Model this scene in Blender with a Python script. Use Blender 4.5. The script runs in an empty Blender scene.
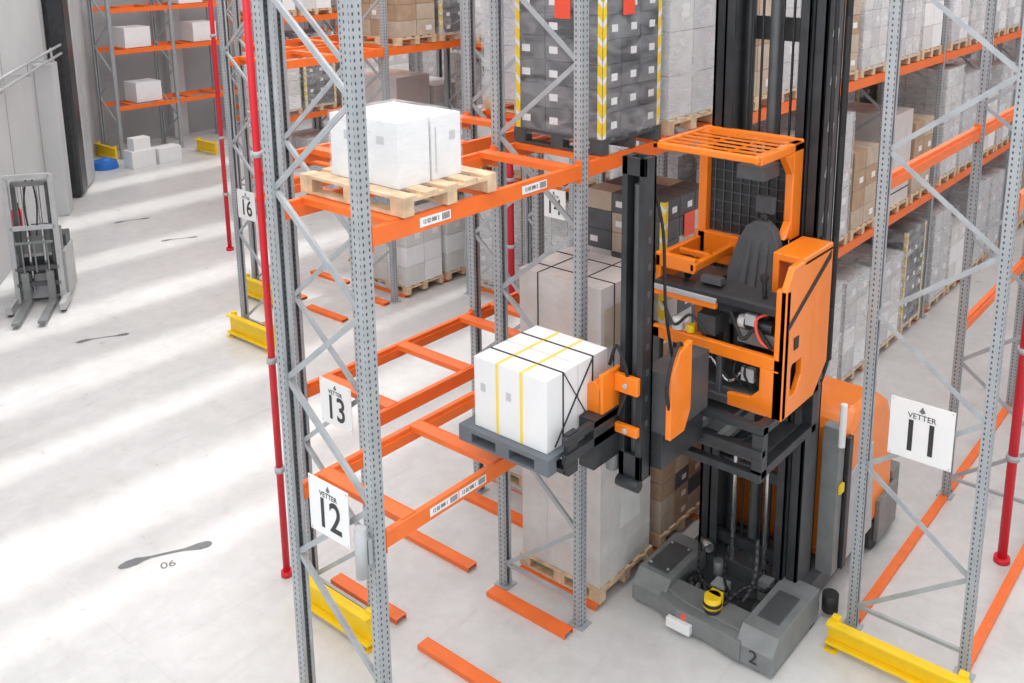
import bpy, bmesh, math, random
from mathutils import Vector, Matrix
random.seed(7)
scene = bpy.context.scene
scene.view_settings.view_transform = 'Standard'

# ------------------------------------------------------------------ materials
def newmat(name):
    m = bpy.data.materials.new(name); m.use_nodes = True
    nt = m.node_tree; b = nt.nodes["Principled BSDF"]
    return m, nt, b

def mat(name, col, rough=0.5, metal=0.0, var=0.06, scale=6.0, coat=0.0, bump=0.0, bscale=40):
    m, nt, b = newmat(name)
    b.inputs["Roughness"].default_value = rough
    b.inputs["Metallic"].default_value = metal
    b.inputs["Coat Weight"].default_value = coat
    tc = nt.nodes.new("ShaderNodeTexCoord")
    n = nt.nodes.new("ShaderNodeTexNoise"); n.inputs["Scale"].default_value = scale
    n.inputs["Detail"].default_value = 4
    nt.links.new(tc.outputs["Object"], n.inputs["Vector"])
    r = nt.nodes.new("ShaderNodeValToRGB")
    r.color_ramp.elements[0].position = 0.3; r.color_ramp.elements[1].position = 0.7
    r.color_ramp.elements[0].color = tuple(max(0, c*(1-var)) for c in col)+(1,)
    r.color_ramp.elements[1].color = tuple(min(1, c*(1+var)) for c in col)+(1,)
    nt.links.new(n.outputs["Fac"], r.inputs["Fac"])
    nt.links.new(r.outputs["Color"], b.inputs["Base Color"])
    if bump > 0:
        n2 = nt.nodes.new("ShaderNodeTexNoise"); n2.inputs["Scale"].default_value = bscale
        n2.inputs["Detail"].default_value = 3
        nt.links.new(tc.outputs["Object"], n2.inputs["Vector"])
        bp = nt.nodes.new("ShaderNodeBump"); bp.inputs["Strength"].default_value = bump
        bp.inputs["Distance"].default_value = 0.02
        nt.links.new(n2.outputs["Fac"], bp.inputs["Height"])
        nt.links.new(bp.outputs["Normal"], b.inputs["Normal"])
    return m

def math_node(nt, op, a, bb=None):
    n = nt.nodes.new("ShaderNodeMath"); n.operation = op
    for i, v in enumerate((a, bb)):
        if v is None: continue
        if isinstance(v, (int, float)): n.inputs[i].default_value = v
        else: nt.links.new(v, n.inputs[i])
    return n.outputs[0]

def post_material():
    m, nt, b = newmat("galvanised_perforated_steel")
    b.inputs["Roughness"].default_value = 0.45; b.inputs["Metallic"].default_value = 0.2
    uv = nt.nodes.new("ShaderNodeUVMap"); uv.uv_map = "UVMap"
    sp = nt.nodes.new("ShaderNodeSeparateXYZ"); nt.links.new(uv.outputs[0], sp.inputs[0])
    u, v = sp.outputs[0], sp.outputs[1]
    du = math_node(nt, 'SUBTRACT', math_node(nt, 'ABSOLUTE', math_node(nt, 'SUBTRACT', u, 0.05)), 0.026)
    du = math_node(nt, 'DIVIDE', du, 0.0075)
    vm = math_node(nt, 'SUBTRACT', math_node(nt, 'MODULO', v, 0.05), 0.025)
    dv = math_node(nt, 'DIVIDE', vm, 0.013)
    d = math_node(nt, 'ADD', math_node(nt, 'MULTIPLY', du, du), math_node(nt, 'MULTIPLY', dv, dv))
    hole = math_node(nt, 'LESS_THAN', d, 1.0)
    n = nt.nodes.new("ShaderNodeTexNoise"); n.inputs["Scale"].default_value = 5
    tc = nt.nodes.new("ShaderNodeTexCoord"); nt.links.new(tc.outputs["Object"], n.inputs["Vector"])
    r = nt.nodes.new("ShaderNodeValToRGB")
    r.color_ramp.elements[0].color = (0.32, 0.345, 0.365, 1); r.color_ramp.elements[1].color = (0.46, 0.485, 0.505, 1)
    nt.links.new(n.outputs["Fac"], r.inputs["Fac"])
    mx = nt.nodes.new("ShaderNodeMix"); mx.data_type = 'RGBA'
    nt.links.new(hole, mx.inputs["Factor"]); nt.links.new(r.outputs["Color"], mx.inputs["A"])
    mx.inputs["B"].default_value = (0.07, 0.075, 0.08, 1)
    nt.links.new(mx.outputs["Result"], b.inputs["Base Color"])
    return m

def floor_material():
    m, nt, b = newmat("polished_concrete")
    tc = nt.nodes.new("ShaderNodeTexCoord")
    def noise(s, det=6, dist=0.0, rough=0.5, scl=None, rz=0.0):
        n = nt.nodes.new("ShaderNodeTexNoise"); n.inputs["Scale"].default_value = s
        n.inputs["Detail"].default_value = det; n.inputs["Distortion"].default_value = dist; n.inputs["Roughness"].default_value = rough
        if scl:
            mp = nt.nodes.new("ShaderNodeMapping"); mp.inputs["Scale"].default_value = scl; mp.inputs["Rotation"].default_value = (0, 0, rz)
            nt.links.new(tc.outputs["Object"], mp.inputs["Vector"]); nt.links.new(mp.outputs[0], n.inputs["Vector"])
        else: nt.links.new(tc.outputs["Object"], n.inputs["Vector"])
        return n.outputs["Fac"]
    a = noise(0.5, 6, 0.3); c = noise(3.5, 12, 0.4, 0.68)
    s = math_node(nt, 'ADD', math_node(nt, 'MULTIPLY', a, 0.45), math_node(nt, 'MULTIPLY', c, 0.55))
    r = nt.nodes.new("ShaderNodeValToRGB")
    r.color_ramp.elements[0].position = 0.36; r.color_ramp.elements[1].position = 0.64
    r.color_ramp.elements[0].color = (0.54, 0.535, 0.525, 1); r.color_ramp.elements[1].color = (0.68, 0.675, 0.665, 1)
    nt.links.new(s, r.inputs["Fac"])
    sp = nt.nodes.new("ShaderNodeSeparateXYZ"); nt.links.new(tc.outputs["Object"], sp.inputs[0])
    jx = math_node(nt, 'LESS_THAN', math_node(nt, 'MODULO', math_node(nt, 'ADD', sp.outputs[0], 103.2), 5.0), 0.009)
    jy = math_node(nt, 'LESS_THAN', math_node(nt, 'MODULO', math_node(nt, 'ADD', sp.outputs[1], 101.3), 5.0), 0.009)
    j = math_node(nt, 'MULTIPLY', math_node(nt, 'MAXIMUM', jx, jy), 0.22)
    # faint wheel scuffs running along the corridor
    sc = noise(1.0, 8, 0.5, 0.6, (4.0, 0.35, 1), math.radians(55))
    scr = nt.nodes.new("ShaderNodeMapRange"); scr.inputs["From Min"].default_value = 0.58; scr.inputs["From Max"].default_value = 0.78
    scr.inputs["To Min"].default_value = 0.0; scr.inputs["To Max"].default_value = 0.35; nt.links.new(sc, scr.inputs["Value"])
    fac = math_node(nt, 'MAXIMUM', j, scr.outputs[0])
    mx = nt.nodes.new("ShaderNodeMix"); mx.data_type = 'RGBA'
    nt.links.new(fac, mx.inputs["Factor"]); nt.links.new(r.outputs["Color"], mx.inputs["A"]); mx.inputs["B"].default_value = (0.36, 0.36, 0.36, 1)
    nt.links.new(mx.outputs["Result"], b.inputs["Base Color"])
    rr = nt.nodes.new("ShaderNodeMapRange"); rr.inputs["To Min"].default_value = 0.2; rr.inputs["To Max"].default_value = 0.42
    nt.links.new(c, rr.inputs["Value"]); nt.links.new(rr.outputs[0], b.inputs["Roughness"])
    return m

def wrap_material(name, lo, hi):
    m, nt, b = newmat(name)
    b.inputs["Base Color"].default_value = (0.85, 0.87, 0.9, 1)
    b.inputs["Roughness"].default_value = 0.13
    out = nt.nodes["Material Output"]
    tr = nt.nodes.new("ShaderNodeBsdfTransparent")
    mx = nt.nodes.new("ShaderNodeMixShader")
    tc = nt.nodes.new("ShaderNodeTexCoord")
    mp = nt.nodes.new("ShaderNodeMapping"); mp.inputs["Scale"].default_value = (1.2, 1.2, 3)
    nt.links.new(tc.outputs["Object"], mp.inputs["Vector"])
    n = nt.nodes.new("ShaderNodeTexNoise"); n.inputs["Scale"].default_value = 2.4; n.inputs["Detail"].default_value = 4
    n.inputs["Distortion"].default_value = 1.0
    nt.links.new(mp.outputs[0], n.inputs["Vector"])
    rr = nt.nodes.new("ShaderNodeMapRange"); rr.inputs["From Min"].default_value = 0.35; rr.inputs["From Max"].default_value = 0.75
    rr.inputs["To Min"].default_value = lo; rr.inputs["To Max"].default_value = hi
    nt.links.new(n.outputs["Fac"], rr.inputs["Value"])
    nt.links.new(rr.outputs[0], mx.inputs[0]); nt.links.new(tr.outputs[0], mx.inputs[1]); nt.links.new(b.outputs[0], mx.inputs[2])
    nt.links.new(mx.outputs[0], out.inputs["Surface"])
    bp = nt.nodes.new("ShaderNodeBump"); bp.inputs["Strength"].default_value = 0.6
    nt.links.new(n.outputs["Fac"], bp.inputs["Height"]); nt.links.new(bp.outputs["Normal"], b.inputs["Normal"])
    return m

def hazard_material():
    m, nt, b = newmat("yellow_white_edge_board")
    tc = nt.nodes.new("ShaderNodeTexCoord"); sp = nt.nodes.new("ShaderNodeSeparateXYZ")
    nt.links.new(tc.outputs["Object"], sp.inputs[0])
    s = math_node(nt, 'ADD', math_node(nt, 'ADD', sp.outputs[2], sp.outputs[0]), math_node(nt, 'MULTIPLY', sp.outputs[1], -1.0))
    f = math_node(nt, 'LESS_THAN', math_node(nt, 'MODULO', math_node(nt, 'ADD', s, 50.0), 0.17), 0.12)
    mx = nt.nodes.new("ShaderNodeMix"); mx.data_type = 'RGBA'
    nt.links.new(f, mx.inputs["Factor"])
    mx.inputs["A"].default_value = (0.8, 0.8, 0.76, 1); mx.inputs["B"].default_value = (0.90, 0.62, 0.02, 1)
    nt.links.new(mx.outputs["Result"], b.inputs["Base Color"])
    return m

M = {}
M['post'] = post_material()
M['galv'] = mat("galvanised_steel", (0.41, 0.435, 0.455), 0.45, 0.2, 0.12)
M['orange'] = mat("orange_beam_paint", (0.88, 0.17, 0.025), 0.42, 0, 0.06)
M['torange'] = mat("truck_orange_paint", (0.92, 0.225, 0.012), 0.32, 0, 0.03, coat=0.3)
M['yellow'] = mat("safety_yellow_paint", (0.90, 0.60, 0.01), 0.45, 0, 0.04)
M['red'] = mat("red_pipe_paint", (0.68, 0.015, 0.03), 0.4, 0, 0.05)
M['dark'] = mat("dark_steel", (0.035, 0.038, 0.042), 0.38, 0.2, 0.25)
M['dark2'] = mat("charcoal_steel", (0.085, 0.09, 0.095), 0.42, 0.2, 0.15)
M['black'] = mat("black_rubber", (0.015, 0.015, 0.017), 0.55, 0, 0.2)
M['cgrey'] = mat("chassis_grey_paint", (0.21, 0.22, 0.22), 0.45, 0.1, 0.12)
M['lgrey'] = mat("light_grey_paint", (0.45, 0.46, 0.47), 0.45, 0.1, 0.08)
M['chrome'] = mat("polished_rod", (0.6, 0.6, 0.62), 0.2, 0.9, 0.05)
M['white'] = mat("white_carton", (0.83, 0.835, 0.84), 0.5, 0, 0.02)
M['sign'] = mat("white_sign_sheet", (0.84, 0.84, 0.84), 0.4, 0, 0.02)
M['ink'] = mat("black_ink", (0.03, 0.03, 0.03), 0.5, 0, 0.1)
M['wood'] = mat("pallet_wood", (0.66, 0.48, 0.31), 0.7, 0, 0.25, 8)
M['cart1'] = mat("grey_white_carton", (0.56, 0.565, 0.57), 0.5, 0, 0.08)
M['cart2'] = mat("light_carton", (0.68, 0.675, 0.66), 0.5, 0, 0.06)
M['brown'] = mat("brown_carton", (0.42, 0.29, 0.19), 0.7, 0, 0.12)
M['tan'] = mat("tan_carton", (0.5, 0.41, 0.32), 0.7, 0, 0.12)
M['darkc'] = mat("charcoal_carton", (0.10, 0.105, 0.115), 0.5, 0, 0.15)
M['milky'] = mat("milky_wrapped_crate", (0.67, 0.64, 0.62), 0.22, 0, 0.08, 3, coat=0.5, bump=0.7, bscale=7)
M['greyp'] = mat("grey_plastic_pallet", (0.13, 0.15, 0.17), 0.5, 0, 0.08)
M['wrap'] = wrap_material("stretch_wrap", 0.04, 0.32)
M['wrap2'] = wrap_material("stretch_wrap_milky", 0.10, 0.5)
M['hazard'] = hazard_material()
M['tape'] = mat("yellow_tape", (0.88, 0.68, 0.14), 0.4, 0, 0.03)
M['redlab'] = mat("red_label", (0.88, 0.10, 0.05), 0.5, 0, 0.03)
M['conc'] = mat("concrete_wall", (0.52, 0.53, 0.535), 0.8, 0, 0.05, 0.8)
M['conc2'] = mat("concrete_wall_grey", (0.38, 0.39, 0.40), 0.8, 0, 0.06, 0.8)
M['blue'] = mat("blue_plastic", (0.02, 0.16, 0.55), 0.4, 0, 0.05)
M['floor'] = floor_material()
M['mark'] = mat("floor_marking_grey", (0.16, 0.165, 0.17), 0.6, 0, 0.1)
M['seat'] = mat("seat_fabric", (0.075, 0.077, 0.082), 0.8, 0, 0.15, bump=0.3, bscale=120)
M['rooff'] = mat("roof_sheet", (0.75, 0.75, 0.75), 0.7, 0, 0.03)

# ------------------------------------------------------------------ mesh builder
class MB:
    def __init__(s):
        s.v = []; s.f = []; s.m = []; s.uv = []; s.mats = []; s.sm = []
    def mi(s, k):
        if k not in s.mats: s.mats.append(k)
        return s.mats.index(k)
    def face(s, idx, k, uv=None, smooth=False):
        s.f.append(idx); s.m.append(s.mi(k)); s.uv.append(uv or [(0, 0)]*len(idx)); s.sm.append(smooth)
    def box(s, x0, x1, y0, y1, z0, z1, k):
        if x0 > x1: x0, x1 = x1, x0
        if y0 > y1: y0, y1 = y1, y0
        if z0 > z1: z0, z1 = z1, z0
        b = len(s.v)
        s.v += [(x0,y0,z0),(x1,y0,z0),(x1,y1,z0),(x0,y1,z0),(x0,y0,z1),(x1,y0,z1),(x1,y1,z1),(x0,y1,z1)]
        w, d = x1-x0, y1-y0
        s.face([b,b+1,b+5,b+4], k, [(0,z0),(w,z0),(w,z1),(0,z1)])
        s.face([b+2,b+3,b+7,b+6], k, [(w,z0),(0,z0),(0,z1),(w,z1)])
        s.face([b+1,b+2,b+6,b+5], k, [(0,z0),(d,z0),(d,z1),(0,z1)])
        s.face([b+3,b,b+4,b+7], k, [(d,z0),(0,z0),(0,z1),(d,z1)])
        s.face([b+4,b+5,b+6,b+7], k); s.face([b+3,b+2,b+1,b], k)
    def prism(s, pts, vec, k):
        b = len(s.v); n = len(pts); vec = Vector(vec)
        s.v += [tuple(p) for p in pts] + [tuple(Vector(p)+vec) for p in pts]
        s.face(list(range(b, b+n))[::-1], k); s.face(list(range(b+n, b+2*n)), k)
        for i in range(n):
            j = (i+1) % n
            s.face([b+i, b+j, b+n+j, b+n+i], k)
    def ring(s, outer, inner, vec, k):
        n = len(outer); vec = Vector(vec); b = len(s.v)
        s.v += [tuple(p) for p in outer] + [tuple(p) for p in inner] + [tuple(Vector(p)+vec) for p in outer] + [tuple(Vector(p)+vec) for p in inner]
        for i in range(n):
            j = (i+1) % n
            s.face([b+i, b+j, b+n+j, b+n+i], k); s.face([b+2*n+i, b+3*n+i, b+3*n+j, b+2*n+j], k)
            s.face([b+i, b+2*n+i, b+2*n+j, b+j], k); s.face([b+n+i, b+n+j, b+3*n+j, b+3*n+i], k)
    def bar(s, p, q, w, h, k, up=(0,0,1)):
        p = Vector(p); q = Vector(q); d = (q-p).normalized(); u = Vector(up)
        if abs(d.dot(u)) > 0.95: u = Vector((0,1,0))
        a = d.cross(u).normalized(); c = a.cross(d).normalized()
        a *= w/2; c *= h/2
        s.prism([p-a-c, p+a-c, p+a+c, p-a+c], q-p, k)
    def cyl(s, p, q, r, k, n=12, r2=None):
        p = Vector(p); q = Vector(q); d = (q-p).normalized()
        u = Vector((0,0,1)) if abs(d.z) < 0.9 else Vector((0,1,0))
        a = d.cross(u).normalized(); c = a.cross(d).normalized(); r2 = r if r2 is None else r2
        b = len(s.v)
        for cen, rr in ((p, r), (q, r2)):
            for i in range(n):
                t = 2*math.pi*i/n
                s.v.append(tuple(cen + a*math.cos(t)*rr + c*math.sin(t)*rr))
        for i in range(n):
            j = (i+1) % n
            s.face([b+i, b+j, b+n+j, b+n+i], k, smooth=True)
        s.face(list(range(b, b+n))[::-1], k); s.face(list(range(b+n, b+2*n)), k)
    def tube(s, pts, r, k, n=8, smooth=True):
        P = [Vector(p) for p in pts]
        if smooth and len(P) > 2:
            Q = []
            E = [P[0]*2-P[1]] + P + [P[-1]*2-P[-2]]
            for i in range(1, len(E)-2):
                for t in (0, .2, .4, .6, .8):
                    a, b_, c, d = E[i-1], E[i], E[i+1], E[i+2]
                    Q.append(0.5*((2*b_)+(c-a)*t+(2*a-5*b_+4*c-d)*t*t+(3*b_-a-3*c+d)*t**3))
            Q.append(P[-1]); P = Q
        for i in range(len(P)-1): s.cyl(P[i], P[i+1], r, k, n)
    def build(s, name, parent=None, bevel=0, origin=None, link=True):
        me = bpy.data.meshes.new(name)
        o = Vector(origin) if origin is not None else Vector((0,0,0))
        me.from_pydata([tuple(Vector(v)-o) for v in s.v], [], s.f)
        for k in s.mats: me.materials.append(M[k])
        uvl = me.uv_layers.new(name="UVMap")
        li = 0
        for pi, p in enumerate(me.polygons):
            p.material_index = s.m[pi]; p.use_smooth = s.sm[pi]
            for j in range(len(s.f[pi])):
                uvl.data[li].uv = s.uv[pi][j]; li += 1
        bm = bmesh.new(); bm.from_mesh(me); bmesh.ops.recalc_face_normals(bm, faces=bm.faces); bm.to_mesh(me); bm.free()
        ob = bpy.data.objects.new(name, me); ob.location = o
        if link: scene.collection.objects.link(ob)
        if parent:
            ob.parent = parent; ob.matrix_parent_inverse = Matrix.Translation(parent.location).inverted()
        if bevel > 0:
            bv = ob.modifiers.new("bevel", 'BEVEL'); bv.width = bevel; bv.segments = 2; bv.limit_method = 'ANGLE'
        return ob

def empty(name, loc):
    e = bpy.data.objects.new(name, None); e.location = loc; e.empty_display_size = 0.3
    scene.collection.objects.link(e); return e

def text(body, loc, rot, size, k, parent=None, align='CENTER', name=None, sx=1.0, off=0.0):
    c = bpy.data.curves.new(name or "lettering", 'FONT'); c.body = body; c.size = size; c.offset = off
    c.align_x = align; c.align_y = 'CENTER'; c.extrude = 0.001; c.materials.append(M[k])
    o = bpy.data.objects.new(name or "lettering", c); o.location = loc; o.rotation_euler = rot; o.scale = (sx, 1, 1)
    scene.collection.objects.link(o)
    if parent:
        o.parent = parent; o.matrix_parent_inverse = Matrix.Translation(parent.location).inverted()
    return o
R_FRONT = (math.pi/2, 0, 0)
R_SIDE = (math.pi/2, 0, math.pi/2)

# ------------------------------------------------------------------ room
W0 = Vector((-19.3, 7.1, 0)); WD = Vector((-0.821, 0.571, 0)); WN = Vector((0.571, 0.821, 0))
b = MB(); b.box(-31, 8, -6, 34, -0.1, 0, 'floor'); b.build("floor")
b = MB()
b.prism([W0+WD*(-13), W0+WD*12.4, W0+WD*12.4-WN*0.3, W0+WD*(-13)-WN*0.3], (0,0,11), 'conc')
for t in range(-10, 13, 4):
    b.prism([W0+WD*t, W0+WD*(t+0.04), W0+WD*(t+0.04)+WN*0.01, W0+WD*t+WN*0.01], (0,0,11), 'conc2')
b.build("wall_left")
b = MB(); b.box(-29.8, -29.5, 13.9, 34, 0, 11, 'conc2')
for y in (16.5, 20, 24, 28): b.box(-29.5, -29.2, y, y+0.5, 0, 11, 'conc')
b.build("wall_back")
b = MB(); b.box(-29.8, 8, 33.7, 34, 0, 11, 'conc2'); b.build("wall_far")
b = MB()
lx = 0.06; off = lx*11
edges = []
for c, w in ((-9.0, 0.3), (-10.3, 0.9), (-12.3, 0.5), (-14.2, 0.9), (-16.6, 0.9), (-19.2, 0.9), (-22.2, 1.0), (-25.0, 0.9)):
    edges.append((c-off-w/2, c-off+w/2))
edges.sort()
x = -40
for a, c in edges:
    b.box(x, a, -8, 35, 11.0, 11.12, 'rooff'); x = c
b.box(x, 9, -8, 35, 11.0, 11.12, 'rooff')
b.build("ceiling")

# ------------------------------------------------------------------ racks
def post(b, x, y, z1, side, w=0.1, d=0.085):
    t = 0.007
    if side > 0:
        b.box(x-t, x, y-w/2, y+w/2, 0.01, z1, 'post'); xs = (x-d, x-t); lip = (x-d-0.0, x-d+t)
    else:
        b.box(x, x+t, y-w/2, y+w/2, 0.01, z1, 'post'); xs = (x+t, x+d); lip = (x+d-t, x+d)
    b.box(xs[0], xs[1], y-w/2, y-w/2+t, 0.01, z1, 'post')
    b.box(xs[0], xs[1], y+w/2-t, y+w/2, 0.01, z1, 'post')
    b.box(lip[0], lip[1], y-w/2+t, y-w/2+0.03, 0.01, z1, 'galv')
    b.box(lip[0], lip[1], y+w/2-0.03, y+w/2-t, 0.01, z1, 'galv')
    cx = x-side*d/2
    b.box(cx-0.09, cx+0.09, y-0.08, y+0.08, 0, 0.012, 'galv')

def frame(b, x0, x1, y, z1, pitch=0.75):
    post(b, x1, y, z1, +1); post(b, x0, y, z1, -1)
    a, c = x0+0.06, x1-0.06
    z = 0.25; k = 0
    b.bar((a, y, z), (c, y, z), 0.035, 0.035, 'galv', (0,1,0))
    while z+pitch < z1:
        p, q = ((a, y, z), (c, y, z+pitch)) if k % 2 == 0 else ((c, y, z), (a, y, z+pitch))
        b.bar(p, q, 0.012, 0.045, 'galv', (0,1,0)); b.bar((p[0],y-0.018,p[2]), (q[0],y-0.018,q[2]), 0.045, 0.006, 'galv', (0,1,0))
        z += pitch; k += 1
    b.bar((a, y, z), (c, y, z), 0.035, 0.035, 'galv', (0,1,0))

def beam(b, x, side, ya, yb, L, h=0.13):
    xo = x + (0.004 if side > 0 else -0.004)
    xi = xo - side*0.05
    b.box(xi, xo, ya+0.06, yb-0.06, L-h, L, 'orange')
    b.box(xi-side*0.02, xi, ya+0.06, yb-0.06, L-h, L-0.04, 'orange')
    for y in (ya+0.053, yb-0.053-0.006):
        b.box(xi-side*0.02, xo+side*0.004, y, y+0.006, L-h-0.04, L+0.03, 'orange')

def crossbar(b, x0, x1, y, z, w=0.13):
    b.box(x0+0.02, x1-0.02, y-w/2, y+w/2, z, z+0.008, 'orange')
    b.box(x0+0.02, x1-0.02, y-w/2, y-w/2+0.006, z-0.045, z, 'orange')
    b.box(x0+0.02, x1-0.02, y+w/2-0.006, y+w/2, z-0.045, z+0.012, 'orange')

def rack(x0, x1, y0, nb, bay, levels, z1=8.5, skip=(), floorbars=True, bars=(0.3, 1.3, 2.25), floorbeam=(), name="pallet_rack"):
    b = MB()
    for i in range(nb+1): frame(b, x0, x1, y0+i*bay, z1)
    for i in range(nb):
        ya, yb = y0+i*bay, y0+(i+1)*bay
        for li, L in enumerate(levels):
            if (i, li) in skip: continue
            beam(b, x1, 1, ya, yb, L); beam(b, x0, -1, ya, yb, L)
            for o in bars: crossbar(b, x0, x1, ya+o, L)
        if floorbars and i not in floorbeam:
            for o in bars: crossbar(b, x0, x1, ya+o, 0.046)
        if i in floorbeam:
            for xx in (x0+0.0, x1-0.1): b.box(xx, xx+0.09, ya+0.09, yb-0.09, 0.0, 0.05, 'orange')
    return b.build(name, origin=(0,0,0))

LV = [2.3, 4.62, 7.0]
rack(-6.0, -4.95, 4.1, 10, 2.45, LV)
rack(-7.40, -6.36, 5.2, 9, 2.45, LV)
rack(-2.93, -1.8, 8.15, 6, 2.85, [2.2, 4.5, 7.0], skip=((0,0),), bars=(), floorbeam=(0,1,2,3,4,5))
rack(-10.6, -9.5, 12.3, 5, 2.45, LV)
rack(-12.0, -10.9, 12.3, 5, 2.45, LV)
rack(-13.75, -12.7, 8.7, 6, 2.45, LV)
rack(-15.2, -14.1, 9.9, 6, 2.45, LV)
rack(-28.7, -27.6, 13.9, 5, 1.9, [1.55, 3.2, 4.4, 6.2], bars=(0.5, 1.4), floorbars=False)
rack(-20.2, -19.1, 12.9, 4, 2.45, LV)
rack(-21.6, -20.5, 13.8, 4, 2.45, LV)

b = MB(); b.cyl((-5.0, 3.96, 2.02), (-5.0, 3.96, 2.42), 0.045, 'lgrey', 16); b.box(-5.03, -4.97, 4.005, 4.045, 2.1, 2.3, 'galv')
b.build("document_tube")

# ------------------------------------------------------------------ end guards
def guard(xa, xb, y, h=0.38):
    b = MB()
    b.box(xa, xb, y-0.03, y+0.0, 0.06, h, 'yellow')
    b.box(xa, xb, y-0.10, y-0.03, h-0.03, h, 'yellow'); b.box(xa, xb, y-0.10, y-0.03, 0.06, 0.09, 'yellow')
    for x in (xa, xb-0.12):
        b.box(x, x+0.12, y-0.12, y+0.06, 0.0, 0.015, 'yellow'); b.box(x+0.02, x+0.10, y-0.02, y+0.05, 0.0, h+0.03, 'yellow')
        b.cyl((x+0.06, y-0.08, 0.015), (x+0.06, y-0.08, 0.03), 0.015, 'galv', 8)
    b.build("rack_end_guard", bevel=0.005)
guard(-7.38, -6.3, 5.1, 0.36); guard(-6.05, -4.9, 3.85); guard(-2.98, -1.7, 7.80, 0.28); guard(-13.8, -12.65, 8.5)
guard(-15.2, -14.1, 9.7); guard(-28.7, -27.6, 13.7); guard(-26.9, -25.9, 15.9)

# ------------------------------------------------------------------ signs
def sign(num, xc, y, zc, S=0.5):
    e = empty("rack_number_sign", (xc, y, zc))
    b = MB(); b.box(xc-S/2, xc+S/2, y-0.006, y, zc-S/2, zc+S/2, 'sign')
    for dx in (-S/2+0.02, S/2-0.02):
        for dz in (-S/2+0.02, S/2-0.02): b.cyl((xc+dx, y-0.009, zc+dz), (xc+dx, y-0.004, zc+dz), 0.006, 'galv', 8)
    b.build("plate", e)
    text(num, (xc, y-0.008, zc-S*0.12), R_FRONT, S*0.76, 'ink', e, name="number", sx=0.85, off=0.004)
    text("VETTER", (xc, y-0.008, zc+S*0.25), R_FRONT, S*0.13, 'ink', e, name="lettering")
    b = MB(); b.prism([(xc-S*0.05, y-0.008, zc+S*0.35), (xc, y-0.008, zc+S*0.32), (xc+S*0.05, y-0.008, zc+S*0.35), (xc, y-0.008, zc+S*0.44)], (0,-0.001,0), 'mark')
    b.build("emblem", e)
sign("11", -2.37, 8.06, 2.28, 0.56)
sign("12", -5.42, 4.02, 2.36, 0.46)
sign("13", -6.71, 5.12, 2.36, 0.44)
sign("14", -9.88, 12.22, 2.12, 0.5)
sign("16", -13.3, 8.62, 2.3, 0.48)
sign("21", -19.4, 12.8, 2.3, 0.5)

e = empty("beam_location_labels", (-4.94, 5.3, 4.56))
for L, tag in ((4.62, "2"), (2.3, "1")):
    for yy in (4.73, 5.05, 5.85):
        if L > 3 and yy == 5.05: continue
        b = MB(); b.box(-4.9445, -4.9425, yy-0.14, yy+0.17, L-0.1, L-0.03, 'sign')
        for i in range(10): b.box(-4.9424, -4.9415, yy+0.08+i*0.008, yy+0.08+i*0.008+0.004, L-0.09, L-0.04, 'ink')
        b.build("label", e)
        text("12 02 000 "+tag, (-4.941, yy-0.03, L-0.065), R_SIDE, 0.045, 'ink', e, name="label_text", sx=0.75)

# ------------------------------------------------------------------ pipes
def pipe(pts, r=0.045):
    b = MB(); b.tube(pts, r, 'red', 14)
    p = Vector(pts[0])
    b.cyl(p, p+Vector((0,0,0.06)), r*1.7, 'red', 14)
    for z in (1.2, 2.4, 4.5): b.cyl(p+Vector((0,0,z)), p+Vector((0,0,z+0.06)), r*1.4, 'galv', 14)
    b.build("red_sprinkler_pipe")
pipe([(-7.85, 5.24, 0), (-7.85, 5.24, 9)], 0.036)
pipe([(-17.7, 11.0, 0), (-17.7, 11.0, 9)], 0.045)
pipe([(-10.75, 12.1, 0), (-10.75, 12.1, 9)], 0.06)
pipe([(-2.02, 10.1, 0), (-2.02, 10.1, 9)], 0.05)
b = MB(); b.cyl((-6.18, 4.5, 2.12), (-6.18, 26, 2.12), 0.03, 'red'); b.build("red_sprinkler_line")
b = MB()
for z in (3.75, 3.95):
    b.cyl(W0+WD*(-6)+WN*0.45+Vector((0,0,z)), W0+WD*5.6+WN*0.45+Vector((0,0,z)), 0.03, 'lgrey')
for t in (-6, -3, 0, 2.2, 4.5):
    b.bar(W0+WD*t+WN*0.01+Vector((0,0,3.7)), W0+WD*t+WN*0.5+Vector((0,0,3.7)), 0.05, 0.05, 'lgrey')
    b.bar(W0+WD*t+WN*0.45+Vector((0,0,3.7)), W0+WD*t+WN*0.45+Vector((0,0,4.0)), 0.04, 0.04, 'lgrey')
b.build("service_pipe_run")

# ------------------------------------------------------------------ pallet loads
def pallet(b, x0, x1, y0, y1, z, k='wood'):
    dx = x1-x0; dy = y1-y0
    for i in range(3):
        yy = y0 + (dy-0.1)*i/2
        b.box(x0, x1, yy, yy+0.1, z, z+0.022, k)
        for j in range(3):
            xx = x0 + (dx-0.14)*j/2
            b.box(xx, xx+0.14, yy, yy+0.1, z+0.022, z+0.1, k)
    for j in range(3):
        xx = x0 + (dx-0.14)*j/2
        b.box(xx, xx+0.14, y0, y1, z+0.1, z+0.122, k)
    n = 5
    for i in range(n):
        yy = y0 + (dy-0.13)*i/(n-1)
        b.box(x0, x1, yy, yy+0.13, z+0.122, z+0.144, k)

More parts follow.
